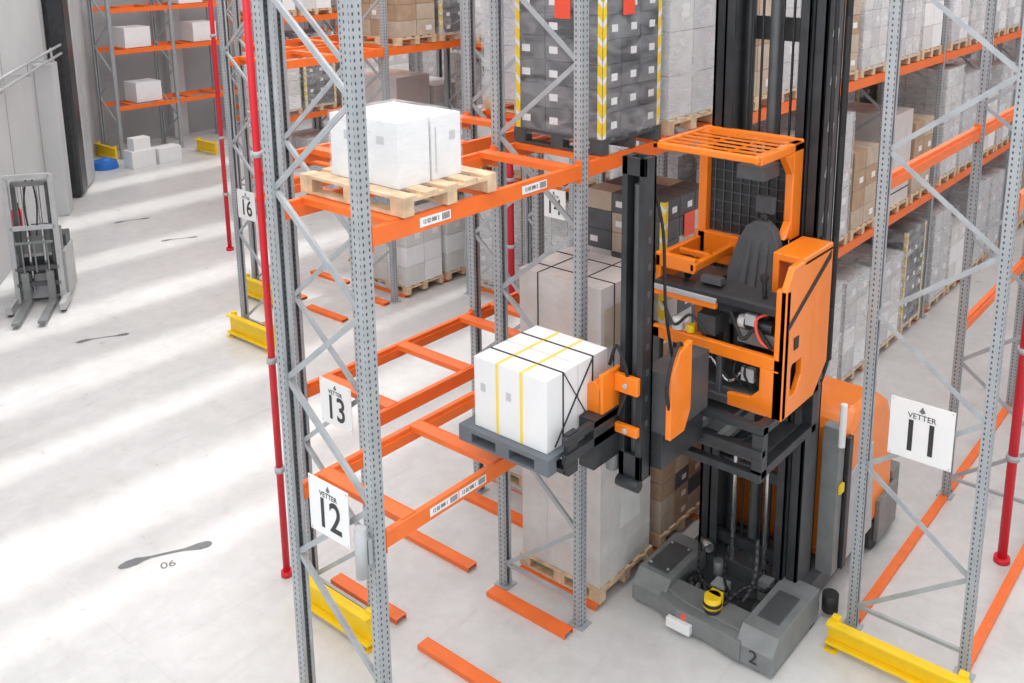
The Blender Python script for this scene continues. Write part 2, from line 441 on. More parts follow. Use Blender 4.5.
def stack(b, x0, x1, y0, y1, z0, z1, nx, ny, nz, ks, rnd, lab=0.5, gap=0.006):
    ax, ay, az = (x1-x0)/nx, (y1-y0)/ny, (z1-z0)/nz
    for i in range(nx):
        for j in range(ny):
            for k in range(nz):
                if not (i in (0, nx-1) or j in (0, ny-1) or k == nz-1): continue
                X0, Y0, Z0 = x0+i*ax, y0+j*ay, z0+k*az
                b.box(X0+gap, X0+ax-gap, Y0+gap, Y0+ay-gap, Z0+gap/2, Z0+az-gap/2, rnd.choice(ks))
                if rnd.random() < lab:
                    if j == 0: b.box(X0+ax*0.15, X0+ax*0.45, Y0+gap-0.002, Y0+gap, Z0+az*0.3, Z0+az*0.6, 'sign')
                    if i == nx-1: b.box(X0+ax-gap, X0+ax-gap+0.002, Y0+ay*0.5, Y0+ay*0.8, Z0+az*0.3, Z0+az*0.6, 'sign')

TPL = []
def template(name, fn):
    b = MB(); rnd = random.Random(len(TPL)+3)
    pallet(b, -0.54, 0.54, -0.46, 0.46, 0); fn(b, rnd)
    ob = b.build(name, link=False); TPL.append((name, ob.data))
def t_cart(h, nx, ny, nz, ks, lab=0.4, haz=False, wrap=False):
    def f(b, rnd):
        stack(b, -0.53, 0.53, -0.45, 0.45, 0.146, 0.146+h, nx, ny, nz, ks, rnd, lab)
        if haz:
            for sx, sy in ((0.53, -0.45), (-0.53, -0.45), (0.53, 0.45)):
                b.box(sx-(0.05 if sx > 0 else 0), sx+(0.05 if sx < 0 else 0)+0.004*(1 if sx>0 else 0), sy-0.006, sy, 0.15, 0.146+h, 'hazard')
                b.box(sx, sx+0.006, sy, sy+(0.05 if sy < 0 else -0.05), 0.15, 0.146+h, 'hazard')
        if wrap: b.box(-0.545, 0.545, -0.465, 0.465, 0.1, 0.146+h+0.012, 'wrap2')
    return f
template("pallet_of_white_cartons", t_cart(1.45, 3, 2, 4, ['cart2', 'cart1', 'white'], wrap=True))
template("pallet_of_grey_cartons", t_cart(1.6, 2, 2, 5, ['cart1'], wrap=True))
template("pallet_of_brown_cartons", t_cart(1.1, 3, 2, 4, ['brown', 'tan'], 0.3))
template("pallet_of_dark_cases", t_cart(1.6, 3, 3, 7, ['darkc', 'dark2'], 0.5, True, wrap=True))
template("pallet_of_white_cartons", t_cart(1.1, 2, 2, 3, ['white', 'cart2'], 0.3))
template("pallet_of_light_cartons", t_cart(1.7, 3, 3, 6, ['cart2', 'cart1', 'cart2'], 0.3, wrap=True))
def t_milky(h):
    def f(b, rnd):
        b.box(-0.52, 0.52, -0.44, 0.44, 0.146, 0.146+h, 'milky')
        for z in (0.35, 0.75): b.box(-0.524, 0.524, -0.444, 0.444, z, z+0.02, 'black')
    return f
template("wrapped_crate", t_milky(1.5))
def place(t, xc, yc, z, s=1.0):
    name, me = TPL[t]
    o = bpy.data.objects.new(name, me); o.location = (xc, yc, z)
    if s != 1.0: o.scale = (1, 1, s)
    scene.collection.objects.link(o); return o

def fill(xc, y0, bay, i0, i1, levels, rnd, wts, skip=()):
    for i in range(i0, i1):
        for li, L in enumerate([0.0]+levels[:2]):
            for j in range(2):
                if (i, li, j) in skip or (i, li) in skip: continue
                z = (0.046 if li == 0 else L)+0.013
                yc = y0 + i*bay + 0.72 + j*1.04
                place(rnd.choice(wts), xc, yc, z, rnd.uniform(0.9, 1.08))
rnd = random.Random(11)
fill(-5.48, 4.1, 2.45, 2, 10, LV, rnd, [0,1,5,3,4,0,1,6,5,2])
fill(-6.88, 5.2, 2.45, 1, 6, LV, rnd, [0,1,1,3,4,6], skip=((1,1),))
fill(-10.05, 12.3, 2.45, 0, 4, LV, rnd, [0,1,4,3,6,5])
fill(-11.45, 12.3, 2.45, 0, 4, LV, rnd, [0,1,4,3,6,5])
fill(-13.22, 8.7, 2.45, 1, 5, LV, rnd, [0,4,2,3,2,1], skip=((1,1),))
fill(-14.65, 9.9, 2.45, 1, 5, LV, rnd, [0,4,1,3,6])
fill(-19.65, 12.9, 2.45, 0, 3, LV, rnd, [0,1,4,3])

# hero loads ---------------------------------------------------------
b = MB(); z = 4.634
pallet(b, -6.08, -4.92, 4.42, 5.38, z)
z += 0.146
for (xa, xb, ya, yb, hh) in ((-5.86,-5.505,4.56,4.87,.48), (-5.485,-5.12,4.56,4.87,.485), (-5.86,-5.505,4.893,5.2,.475), (-5.485,-5.12,4.893,5.2,.48)):
    b.box(xa, xb, ya, yb, z, z+hh, 'white')
    b.box(xa, xb, (ya+yb)/2-0.0025, (ya+yb)/2+0.0025, z+hh, z+hh+0.001, 'cart1')
b.box(-5.119, -5.117, 4.93, 4.945, z+0.05, z+0.4, 'cart1'); b.box(-5.119, -5.117, 5.08, 5.14, z+0.28, z+0.35, 'cart1')
b.box(-5.34, -5.26, 4.556, 4.559, z+0.31, z+0.37, 'cart1'); b.box(-5.7, -5.63, 4.556, 4.559, z+0.3, z+0.37, 'cart1')
e = empty("pallet_of_white_boxes", (-5.5, 4.9, 4.634)); b.build("pallet_and_boxes", e, bevel=0.008)
b = MB(); b.box(-5.87, -5.11, 4.55, 5.21, z-0.03, z+0.495, 'wrap'); b.build("stretch_film", e)

def dark_load(xa, xb, ya, yb, z, h):
    b = MB(); rn = random.Random(5); pallet(b, xa, xb, ya, yb, z, 'dark2'); z += 0.146
    stack(b, xa+0.03, xb-0.03, ya+0.03, yb-0.03, z, z+h, 3, 3, max(3, int(h/0.2)), ['darkc', 'darkc', 'dark2'], rn, 0.7)
    for sx, sg in ((xa+0.03, 1), (xb-0.01, -1)):
        b.box(sx, sx+sg*0.05, ya+0.002, ya+0.004, z, z+h, 'hazard')
    for sy, sg in ((ya+0.005, 1), (yb-0.03, -1)):
        b.box(xb-0.004, xb-0.002, sy, sy+sg*0.05, z, z+h, 'hazard')
    e = empty("wrapped_pallet_of_dark_cases", ((xa+xb)/2, (ya+yb)/2, z-0.146))
    b.build("cases", e)
    w = MB(); w.box(xa+0.007, xb-0.007, ya+0.007, yb-0.007, z-0.05, z+h+0.01, 'wrap'); w.build("stretch_film", e)
    b = MB(); b.box(xa+0.5, xa+0.68, ya-0.002, ya+0.001, z+h*0.60, z+h*0.60+0.18, 'redlab')
    b.box(xb-0.001, xb+0.002, ya+0.3, ya+0.48, z+h*0.62, z+h*0.62+0.18, 'redlab'); b.build("red_labels", e)
dark_load(-6.0, -4.96, 6.82, 7.78, 4.634, 1.75)
b = MB(); pallet(b, -6.0, -4.96, 6.83, 7.7, 2.315)
b.box(-5.98, -4.98, 6.85, 7.68, 2.461, 3.36, 'milky')
b.box(-4.979, -4.976, 6.9, 7.6, 2.75, 3.15, 'tan')
for xx in (-5.75, -5.3): b.box(xx, xx+0.014, 6.845, 7.685, 2.461, 3.364, 'black')
for yy in (7.05, 7.45): b.box(-5.984, -4.974, yy, yy+0.014, 2.461, 3.366, 'black')
b.build("strapped_wrapped_crate", bevel=0.006)
b = MB(); rn = random.Random(9); pallet(b, -6.0, -4.96, 7.9, 8.85, 2.315)
stack(b, -5.97, -4.99, 7.93, 8.82, 2.461, 3.95, 3, 3, 7, ['darkc', 'tan', 'dark2', 'cart1'], rn, 0.5)
b.box(-4.99, -4.982, 7.93, 7.98, 2.461, 3.95, 'hazard'); b.box(-5.04, -4.99, 7.922, 7.93, 2.461, 3.95, 'hazard'); b.box(-4.99, -4.982, 8.77, 8.82, 2.461, 3.95, 'hazard')
b.box(-4.986, -4.98, 8.3, 8.5, 3.5, 3.75, 'redlab'); b.build("pallet_of_dark_cases")
b = MB(); pallet(b, -6.0, -4.95, 6.83, 7.78, 0.06)
b.box(-5.98, -4.98, 6.86, 7.75, 0.206, 1.72, 'milky')
for z in (0.5, 1.0, 1.45): b.box(-5.983, -4.977, 6.857, 7.753, z, z+0.012, 'cart1')
for xx in (-5.65, -5.3): b.box(xx, xx+0.006, 6.857, 6.862, 0.21, 1.72, 'cart1')
b.box(-4.979, -4.976, 7.2, 7.55, 0.7, 1.1, 'cart2'); b.build("wrapped_crate_large", bevel=0.008)
b = MB(); rn = random.Random(4); pallet(b, -6.0, -4.96, 7.95, 8.85, 0.06)
stack(b, -5.98, -4.98, 7.97, 8.83, 0.206, 1.6, 3, 3, 7, ['brown', 'tan', 'darkc'], rn, 0.4); b.build("pallet_of_brown_cartons")
b = MB(); rn = random.Random(2); pallet(b, -6.0, -4.96, 7.92, 8.87, 4.634)
stack(b, -5.98, -4.99, 7.95, 8.84, 4.78, 6.5, 2, 2, 4, ['cart1', 'cart1', 'cart2'], rn, 0.3)
b.box(-5.99, -4.975, 7.935, 8.855, 4.75, 6.51, 'wrap2'); b.build("pallet_of_grey_cartons")
b = MB(); b.box(-26.6, -26.1, 13.4, 14.1, 0, 0.5, 'white'); b.box(-26.55, -26.1, 14.2, 14.9, 0, 0.45, 'white'); b.box(-26.5, -26.15, 13.5, 14.0, 0.5, 0.85, 'white')
b.build("stacked_white_boxes", bevel=0.01)
b = MB(); b.cyl((-26.9, 13.0, 0), (-26.9, 13.0, 0.22), 0.36, 'blue', 20, 0.32); b.cyl((-26.9, 13.0, 0.22), (-26.9, 13.0, 0.3), 0.2, 'blue', 20, 0.1); b.build("blue_tub", bevel=0.01)
for (yy, L) in ((15.0, 1.55), (17.0, 3.2), (14.8, 3.2), (18.8, 1.55), (16.6, 4.4)):
    b = MB(); b.box(-28.5, -27.8, yy-0.4, yy+0.4, L+0.013, L+0.6, 'white'); b.box(-28.5, -27.8, yy-0.01, yy+0.01, L+0.6, L+0.602, 'cart1'); b.build("shelf_carton", bevel=0.01)

# ------------------------------------------------------------------ floor markings
def bone(p, q, num=None):
    p = Vector((p[0], p[1], 0)); q = Vector((q[0], q[1], 0)); d = (q-p); L = d.length; d.normalize(); n = Vector((-d.y, d.x, 0))
    prof = [(0,0.0),(0.03,0.045),(0.1,0.07),(0.2,0.07),(0.27,0.04),(0.35,0.022),(0.55,0.022),(0.70,0.026),(0.77,0.045),(0.86,0.07),(0.95,0.065),(0.985,0.04),(1.0,0.0)]
    up = []; dn = []
    for t, w in prof:
        c = p + d*L*t + n*0.03*math.sin(t*math.pi*1.6)
        up.append(c+n*w*L); dn.append(c-n*w*L)
    e = empty("floor_marking", tuple((p+q)/2))
    b = MB(); N = len(prof)
    for i in range(N-1):
        quad = [dn[i], dn[i+1], up[i+1], up[i]]
        if i == 0: quad = [dn[0], dn[1], up[1]]
        if i == N-2: quad = [dn[i], up[i+1], up[i]]
        k = len(b.v)
        b.v += [(v.x, v.y, 0.003) for v in quad]; b.face(list(range(k, k+len(quad))), 'mark')
    b.build("strip", e)
    if num:
        c = (p+q)/2 - n*0.2
        text(num, (c.x, c.y, 0.003), (0, 0, math.atan2(d.y, d.x)), 0.16, 'mark', e, name="number")
bone((-9.36, 4.2), (-8.99, 5.08), "06"); bone((-15.5, 6.7), (-15.2, 7.45)); bone((-19.4, 10.4), (-19.1, 11.1)); bone((-21.5, 10.45), (-21.3, 11.2))

# ------------------------------------------------------------------ wall door / extinguisher
P = lambda t, n, z: W0+WD*t+WN*n+Vector((0,0,z))
b = MB()
b.prism([P(6.3,0,0), P(7.2,0,0), P(7.2,0.45,0), P(6.3,0.45,0)], (0,0,6.5), 'dark')
b.prism([P(7.25,0,0), P(8.4,0,0), P(8.4,0.45,0), P(7.25,0.45,0)], (0,0,6.5), 'lgrey')
b.build("door_1", bevel=0.12)
b = MB(); b.prism([P(4.7,0,0), P(5.3,0,0), P(5.3,0.4,0), P(4.7,0.4,0)], (0,0,3.6), 'conc'); b.build("trim_1", bevel=0.02)
b = MB(); c = P(1.2, 0.14, 0)
b.cyl(c+Vector((0,0,0.7)), c+Vector((0,0,1.15)), 0.09, 'red', 16); b.cyl(c+Vector((0,0,1.15)), c+Vector((0,0,1.28)), 0.05, 'black', 10)
b.tube([c+Vector((0,0,1.25)), c+Vector((0.13,0,1.15)), c+Vector((0.14,0,0.8))], 0.015, 'black'); b.build("fire_extinguisher")

# ------------------------------------------------------------------ stacker truck on the left
b = MB()
for s in (-1, 1):
    b.box(0.0, 0.10, s*0.36-0.04, s*0.36+0.04, 0.08, 2.2, 'lgrey')
    b.box(-0.1, -0.02, s*0.27-0.035, s*0.27+0.035, 0.15, 2.05, 'dark2')
    b.box(0.1, 1.15, s*0.2-0.06, s*0.2+0.06, 0.06, 0.11, 'cgrey')
    b.box(0.1, 0.16, s*0.2-0.06, s*0.2+0.06, 0.1, 0.6, 'cgrey')
    b.box(0.0, 0.55, s*0.42-0.05, s*0.42+0.05, 0.05, 0.17, 'lgrey')
    b.cyl((0.45, s*0.42-0.04, 0.06), (0.45, s*0.42+0.04, 0.06), 0.06, 'black')
for z in (0.35, 0.62, 1.3, 2.15): b.box(0.02, 0.1, -0.36, 0.36, z, z+0.07, 'lgrey' if z > 1 else 'dark2')
for y in (-0.2, 0, 0.2): b.box(0.12, 0.15, y-0.012, y+0.012, 0.6, 1.1, 'cgrey')
b.box(0.12, 0.15, -0.3, 0.3, 1.08, 1.12, 'cgrey')
for y in (-0.12, 0.12): b.cyl((-0.05, y, 0.2), (-0.05, y, 2.0), 0.03, 'chrome')
b.box(-0.85, -0.12, -0.43, 0.43, 0.08, 0.85, 'lgrey'); b.box(-0.83, -0.45, -0.40, 0.40, 0.85, 1.05, 'dark2')
b.box(-0.3, -0.12, -0.38, 0.38, 0.85, 1.25, 'cgrey'); b.box(-0.118, -0.11, -0.25, 0.25, 0.5, 0.8, 'dark')
b.cyl((-0.5, 0, 1.05), (-0.45, 0, 1.25), 0.02, 'black'); b.cyl((-0.45, -0.14, 1.25), (-0.45, 0.14, 1.25), 0.02, 'black')
b.box(-0.14, -0.02, -0.3, 0.3, 2.0, 2.08, 'cgrey')
for y in (-0.05, 0.05): b.tube([(-0.06,y,2.1), (0.04,y*2,1.7), (0.08,y,1.2)], 0.015, 'black')
ob = b.build("pedestrian_stacker_truck", bevel=0.008); ob.location = (-17.65, 7.15, 0.0); ob.rotation_euler = (0, 0, math.atan2(-0.571, 0.821)); ob.scale = (1, 1, 1.1)

# ------------------------------------------------------------------ THE VNA TRUCK
T = empty("narrow_aisle_forklift", (-4.0, 7.8, 0))
b = MB()
def slope_block(xa, xb, ya, yb, h, k, front=0.62, ch=0.12):
    b.prism([(xa, ya, 0.04), (xa, ya, h*front), (xa, ya+ch, h), (xa, yb, h), (xa, yb, 0.04)], (xb-xa, 0, 0), k)
slope_block(-4.78, -4.40, 7.14, 7.98, 0.34, 'cgrey')
slope_block(-3.55, -3.18, 7.02, 8.02, 0.36, 'cgrey')
b.prism([(-4.45,7.12,0.05),(-4.2,7.04,0.05),(-3.85,7.04,0.05),(-3.5,7.0,0.05),(-3.5,7.42,0.05),(-4.45,7.42,0.05)], (0,0,0.2), 'cgrey')
b.prism([(-4.4,7.2,0.25),(-4.15,7.14,0.25),(-3.55,7.12,0.25),(-3.5,7.4,0.25),(-4.4,7.4,0.25)], (0,0,0.03), 'cgrey')
b.box(-4.28, -4.02, 6.98, 7.04, 0.06, 0.16, 'sign')
b.box(-4.5, -3.4, 7.42, 8.0, 0.05, 0.11, 'dark2')
b.box(-4.72, -4.48, 7.32, 7.8, 0.34, 0.355, 'dark2'); b.box(-3.48, -3.26, 7.3, 7.75, 0.36, 0.375, 'dark2')
for x in (-4.7, -4.5):
    for y in (7.36, 7.76): b.cyl((x, y, 0.355), (x, y, 0.368), 0.016, 'lgrey', 8)
b.box(-4.6, -3.3, 7.95, 9.9, 0.08, 0.3, 'dark2')
b.build("chassis", T, bevel=0.03)
b = MB()
for x in (-4.72, -3.24):
    b.cyl((x-0.05, 7.9, 0.15), (x+0.05, 7.9, 0.15), 0.15, 'black', 20)
    b.cyl((x-0.05, 9.5, 0.18), (x+0.05, 9.5, 0.18), 0.18, 'black', 20)
b.cyl((-3.12, 8.15, 0.26), (-3.12, 8.15, 0.08), 0.08, 'black', 16)
for x in (-4.3, -3.62):
    b.cyl((x-0.04, 7.55, 0.16), (x+0.04, 7.55, 0.16), 0.13, 'black', 20)
    b.cyl((x-0.045, 7.55, 0.16), (x+0.045, 7.55, 0.16), 0.06, 'lgrey', 14)
b.build("wheels", T)
text("2", (-3.37, 7.012, 0.15), R_FRONT, 0.19, 'ink', T, name="fleet_number")
b = MB()
b.cyl((-3.9, 7.2, 0.28), (-3.9, 7.2, 0.33), 0.08, 'dark', 20); b.cyl((-3.9, 7.2, 0.33), (-3.9, 7.2, 0.44), 0.09, 'yellow', 20, 0.08)
b.cyl((-3.9, 7.2, 0.355), (-3.9, 7.2, 0.385), 0.092, 'black', 20); b.box(-3.96, -3.84, 7.22, 7.3, 0.28, 0.44, 'yellow')
b.cyl((-4.12, 7.101, 0.2), (-4.12, 7.03, 0.2), 0.03, 'redlab', 14)
b.tube([(-3.85,7.3,0.3), (-3.7,7.5,0.45), (-3.6,7.75,0.3), (-3.75,7.95,0.35)], 0.02, 'black')
b.tube([(-4.3,7.45,0.3), (-4.15,7.62,0.2), (-3.95,7.55,0.18), (-3.8,7.8,0.25)], 0.018, 'black')
b.tube([(-4.35,7.75,0.42), (-4.28,7.6,0.6), (-4.22,7.5,0.35), (-4.05,7.5,0.25), (-4.0,7.7,0.15)], 0.015, 'black')
b.tube([(-4.1,7.9,0.6), (-4.05,7.7,0.3), (-3.9,7.6,0.2), (-3.7,7.7,0.18)], 0.015, 'black')
b.tube([(-3.8,7.9,0.7), (-3.75,7.75,0.35), (-3.82,7.55,0.15), (-4.1,7.5,0.16), (-4.3,7.7,0.2)], 0.02, 'dark2')
b.box(-4.15, -4.0, 7.6, 7.75, 0.11, 0.22, 'lgrey'); b.box(-3.8, -3.68, 7.5, 7.66, 0.11, 0.2, 'dark'); b.cyl((-4.2, 7.85, 0.1), (-4.2, 7.85, 0.32), 0.05, 'cgrey', 14)
b.cyl((-4.4, 7.9, 0.45), (-4.28, 7.8, 0.45), 0.05, 'chrome', 14); b.box(-3.72, -3.6, 7.78, 7.9, 0.12, 0.35, 'cgrey')
b.build("safety_scanner_and_cables", T)
# main mast
b = MB()
for x, s in ((-4.5, 1), (-3.4, -1)):
    b.box(x, x+s*0.03, 7.95, 8.3, 0.15, 8.3, 'dark2')
    b.box(x, x+s*0.11, 7.95, 7.98, 0.15, 8.3, 'dark'); b.box(x, x+s*0.11, 8.27, 8.3, 0.15, 8.3, 'dark')
    xi = x+s*0.13
    b.box(xi, xi+s*0.025, 7.9, 8.22, 0.3, 7.8, 'dark2'); b.box(xi, xi+s*0.1, 7.9, 7.925, 0.3, 7.8, 'dark'); b.box(xi, xi+s*0.1, 8.19, 8.22, 0.3, 7.8, 'dark')
    xj = x+s*0.28
    b.cyl((xj, 8.12, 0.2), (xj, 8.12, 8.0), 0.05, 'dark', 16); b.cyl((xj+s*0.09, 8.0, 0.2), (xj+s*0.09, 8.0, 4.0), 0.03, 'chrome', 12)
for z in (0.2, 1.9, 5.6, 7.4):
    b.box(-4.45, -3.45, 8.3, 8.36, z, z+0.22, 'dark2')
for z in (0.45, 1.3): b.box(-4.35, -3.55, 7.98, 8.04, z, z+0.12, 'dark')
b.cyl((-3.95, 8.1, 0.2), (-3.95, 8.1, 6.9), 0.06, 'dark2', 18); b.cyl((-3.95, 8.1, 6.9), (-3.95, 8.1, 7.9), 0.04, 'chrome', 18)
for x in (-4.15, -4.05, -3.85, -3.75): b.cyl((x, 8.03, 0.4), (x, 8.03, 7.6), 0.013, 'black', 8)
for i in range(9):
    z = 3.6+i*0.42; b.prism([(-3.4, 8.05, z), (-3.4, 8.18, z-0.05), (-3.4, 8.2, z+0.05), (-3.4, 8.1, z+0.12)], (0.004,0,0), 'lgrey')
b.tube([(-3.3, 8.15, 8.0), (-3.3, 8.15, 3.2), (-3.33, 8.2, 2.7), (-3.45, 8.3, 2.3)], 0.035, 'black')
b.tube([(-3.36, 8.0, 8.0), (-3.34, 8.0, 4.2), (-3.36, 7.97, 3.9)], 0.02, 'black')
b.build("main_mast", T, bevel=0.004)
# drive body
b = MB()
b.prism([(-4.65, 8.5, 0.3), (-4.65, 8.5, 1.78), (-4.65, 8.75, 1.93), (-4.65, 9.4, 1.88), (-4.65, 9.7, 1.7), (-4.65, 9.9, 1.35), (-4.65, 10.0, 0.3)], (1.46, 0, 0), 'torange')
b.build("drive_unit_cover", T, bevel=0.11)
b = MB()
b.prism([(-3.20, 8.62, 0.35), (-3.20, 8.62, 1.3), (-3.20, 9.2, 1.42), (-3.20, 9.32, 0.35)], (0.03,0,0), 'lgrey'); b.box(-3.21, -3.16, 8.5, 8.6, 0.3, 1.75, 'dark')
b.box(-3.195, -3.14, 9.45, 10.0, 0.1, 0.6, 'cgrey'); b.box(-4.6, -3.2, 9.96, 10.2, 0.1, 0.7, 'cgrey')
b.box(-3.38, -3.2, 8.34, 8.48, 0.3, 1.9, 'cgrey'); b.cyl((-3.17, 8.3, 1.75), (-3.17, 8.3, 2.2), 0.035, 'sign', 12)
b.box(-3.2, -3.17, 8.36, 8.46, 1.2, 1.3, 'yellow')
b.build("drive_unit_trim", T, bevel=0.02)
text("Vetter", (-3.167, 8.93, 1.15), R_SIDE, 0.14, 'sign', T)
# traverse frame below cab
b = MB()
for z in (2.08, 2.3, 2.52):
    b.box(-4.5, -3.25, 6.74, 6.82, z, z+0.07, 'dark')
b.box(-4.5, -3.25, 7.3, 7.85, 2.5, 2.56, 'dark')
for x in (-4.5, -3.35): 
    b.box(x, x+0.1, 6.76, 7.85, 2.1, 2.18, 'dark'); b.box(x, x+0.1, 6.76, 6.86, 2.1, 2.58, 'dark'); b.box(x, x+0.1, 7.75, 7.86, 2.1, 2.62, 'dark')
    b.box(x, x+0.1, 6.76, 7.85, 2.5, 2.57, 'dark')
b.box(-4.4, -3.35, 6.95, 7.7, 2.12, 2.18, 'dark2')
for x in (-4.2, -3.95, -3.7): b.box(x, x+0.05, 6.8, 7.8, 2.3, 2.38, 'cgrey')
b.cyl((-4.4, 7.0, 2.42), (-3.4, 7.0, 2.42), 0.03, 'chrome', 12)
for x, z in ((-4.0, 2.25), (-3.7, 2.28)): b.tube([(x, 6.9, z), (x+0.1, 7.1, z-0.06), (x+0.2, 7.3, z+0.03)], 0.02, 'black')
b.box(-4.2, -3.7, 7.1, 7.5, 2.2, 2.42, 'cgrey')
b.build("traverse_frame", T, bevel=0.006)
# cab
b = MB()
b.box(-4.5, -3.22, 7.02, 7.86, 2.62, 2.70, 'dark2')
outer = [(-3.26, 6.98, 2.56), (-3.26, 6.98, 3.72), (-3.26, 7.10, 3.90), (-3.26, 7.88, 3.90), (-3.26, 7.88, 2.80), (-3.26, 7.62, 2.56)]
inner = [(-3.26, 7.12, 2.74), (-3.26, 7.12, 2.98), (-3.26, 7.15, 3.02), (-3.26, 7.34, 3.02), (-3.26, 7.34, 2.86), (-3.26, 7.26, 2.74)]
b.ring(outer, inner, (0.06, 0, 0), 'torange')
b.box(-3.3, -3.2, 6.98, 7.06, 2.56, 3.72, 'torange')
b.box(-4.5, -3.2, 6.98, 7.04, 2.99, 3.11, 'torange')
b.box(-4.5, -3.86, 6.98, 7.03, 3.40, 3.46, 'torange')
b.prism([(-3.72, 6.98, 2.56), (-3.2, 6.98, 2.56), (-3.2, 6.98, 3.0), (-3.42, 6.98, 3.0), (-3.42, 6.98, 2.78), (-3.5, 6.98, 2.70), (-3.72, 6.98, 2.68)], (0, 0.05, 0), 'torange')
b.box(-4.5, -3.7, 6.98, 7.03, 2.56, 2.64, 'dark2')
b.box(-4.5, -4.42, 6.98, 7.06, 2.6, 3.1, 'dark2')
b.box(-3.84, -3.79, 6.99, 7.04, 2.6, 3.0, 'dark2')
b.box(-3.45, -3.2, 7.3, 7.88, 3.85, 3.92, 'torange')
b.box(-3.5, -3.44, 7.3, 7.88, 3.5, 3.92, 'torange')
# left tray frame
b.box(-4.56, -4.5, 7.1, 7.9, 3.42, 3.74, 'torange'); b.box(-4.56, -4.15, 7.1, 7.16, 3.62, 3.76, 'torange'); b.box(-4.2, -4.14, 7.1, 7.9, 3.64, 3.72, 'torange')
b.box(-4.56, -4.1, 7.8, 7.88, 3.5, 3.8, 'torange'); b.box(-4.56, -4.15, 7.42, 7.47, 3.66, 3.72, 'torange')
# posts
b.box(-4.54, -4.45, 7.8, 7.92, 2.7, 4.78, 'torange'); b.box(-3.62, -3.54, 7.72, 7.92, 3.9, 4.78, 'torange')
b.box(-3.62, -3.54, 7.1, 7.92, 4.70, 4.78, 'torange')
b.prism([(-3.62,7.72,4.70),(-3.62,7.55,4.70),(-3.62,7.72,4.5)], (0.08,0,0), 'torange')
b.prism([(-3.62,7.72,3.93),(-3.62,7.6,3.93),(-3.62,7.72,4.08)], (0.08,0,0), 'torange')
# overhead guard grille (thin open slats)
b.box(-4.56, -3.54, 7.02, 7.08, 4.73, 4.79, 'torange'); b.box(-4.56, -3.54, 7.88, 7.94, 4.72, 4.8, 'torange')
b.box(-4.56, -4.50, 7.02, 7.94, 4.73, 4.79, 'torange')
b.build("cab_frame", T, bevel=0.012)
b = MB()
for i in range(5):
    y = 7.20+i*0.135; b.box(-4.5, -3.6, y, y+0.028, 4.765, 4.778, 'torange')
for x in (-4.2, -3.9): b.box(x, x+0.02, 7.08, 7.88, 4.752, 4.764, 'torange')
b.build("overhead_guard_slats", T)
b = MB()
b.box(-4.5, -3.27, 7.0, 7.2, 3.47, 3.53, 'dark'); b.box(-4.5, -3.86, 6.97, 7.0, 3.46, 3.50, 'lgrey')
b.box(-4.5, -4.12, 7.2, 7.78, 3.44, 3.48, 'dark2')
b.prism([(-4.1, 7.0, 3.53), (-3.3, 7.0, 3.53), (-3.3, 7.14, 3.6), (-4.1, 7.14, 3.6)], (0,0.02,0.02), 'black')
b.box(-4.45, -3.64, 7.88, 7.9, 2.9, 4.6, 'dark')
for i in range(9): b.box(-4.4+i*0.09, -4.388+i*0.09, 7.86, 7.88, 3.0, 4.7, 'dark2')
for i in range(11): b.box(-4.43, -3.64, 7.862, 7.88, 3.6+i*0.1, 3.61+i*0.1, 'dark2')
b.box(-3.74, -3.32, 7.15, 7.5, 2.7, 3.0, 'dark'); b.box(-3.7, -3.35, 7.1, 7.3, 3.12, 3.24, 'cgrey'); b.cyl((-3.78, 7.14, 3.3), (-3.38, 7.14, 3.3), 0.055, 'dark', 16); b.cyl((-3.7, 7.14, 3.3), (-3.64, 7.14, 3.3), 0.06, 'sign', 16)
b.tube([(-3.75,7.05,3.4), (-3.6,7.0,3.2), (-3.5,7.05,3.3), (-3.35,7.05,3.15)], 0.018, 'black')
b.tube([(-4.0,7.05,2.8), (-3.9,7.0,2.95), (-3.75,7.05,2.75), (-3.6,7.05,2.9)], 0.014, 'chrome')
b.tube([(-4.4,7.0,3.35), (-4.25,6.95,3.18), (-4.1,6.98,3.3), (-3.95,7.0,3.15)], 0.014, 'dark')
for k in range(4): b.tube([(-3.78+k*0.1,7.08,2.98), (-3.80+k*0.11,7.03,2.86), (-3.72+k*0.1,7.07,2.74)], 0.012, 'black')
b.tube([(-3.4,7.1,3.45), (-3.5,7.04,3.38), (-3.45,7.04,3.2), (-3.32,7.1,3.12)], 0.014, 'redlab')
b.box(-3.62, -3.5, 7.04, 7.1, 2.8, 2.92, 'lgrey'); b.box(-4.32, -4.2, 7.04, 7.1, 2.74, 2.9, 'cgrey')
b.box(-4.35, -4.1, 7.1, 7.35, 2.7, 2.95, 'dark'); b.box(-4.08, -3.9, 7.06, 7.25, 3.12, 3.3, 'dark2'); b.box(-3.6, -3.5, 7.03, 7.08, 3.32, 3.42, 'lgrey')
b.box(-4.05, -3.85, 7.04, 7.12, 3.6, 3.66, 'dark2'); b.cyl((-3.45, 7.08, 3.6), (-3.45, 7.06, 3.74), 0.022, 'black', 10); b.cyl((-3.45, 7.06, 3.74), (-3.45, 7.06, 3.79), 0.035, 'black', 12)
b.box(-3.198, -3.192, 7.15, 7.24, 3.15, 3.26, 'black')
b.prism([(-3.199, 7.02, 3.35), (-3.199, 7.02, 3.41), (-3.199, 7.84, 3.86), (-3.199, 7.84, 3.79)], (0.004,0,0), 'black')
b.cyl((-4.25, 7.02, 3.12), (-4.25, 7.02, 3.22), 0.055, 'sign', 14); b.cyl((-4.12, 7.02, 3.12), (-4.12, 7.02, 3.19), 0.04, 'yellow', 14)
b.cyl((-4.62, 7.05, 3.62), (-4.56, 7.05, 3.62), 0.09, 'black', 16); b.cyl((-4.63, 7.05, 3.62), (-4.55, 7.05, 3.62), 0.045, 'dark2', 12)
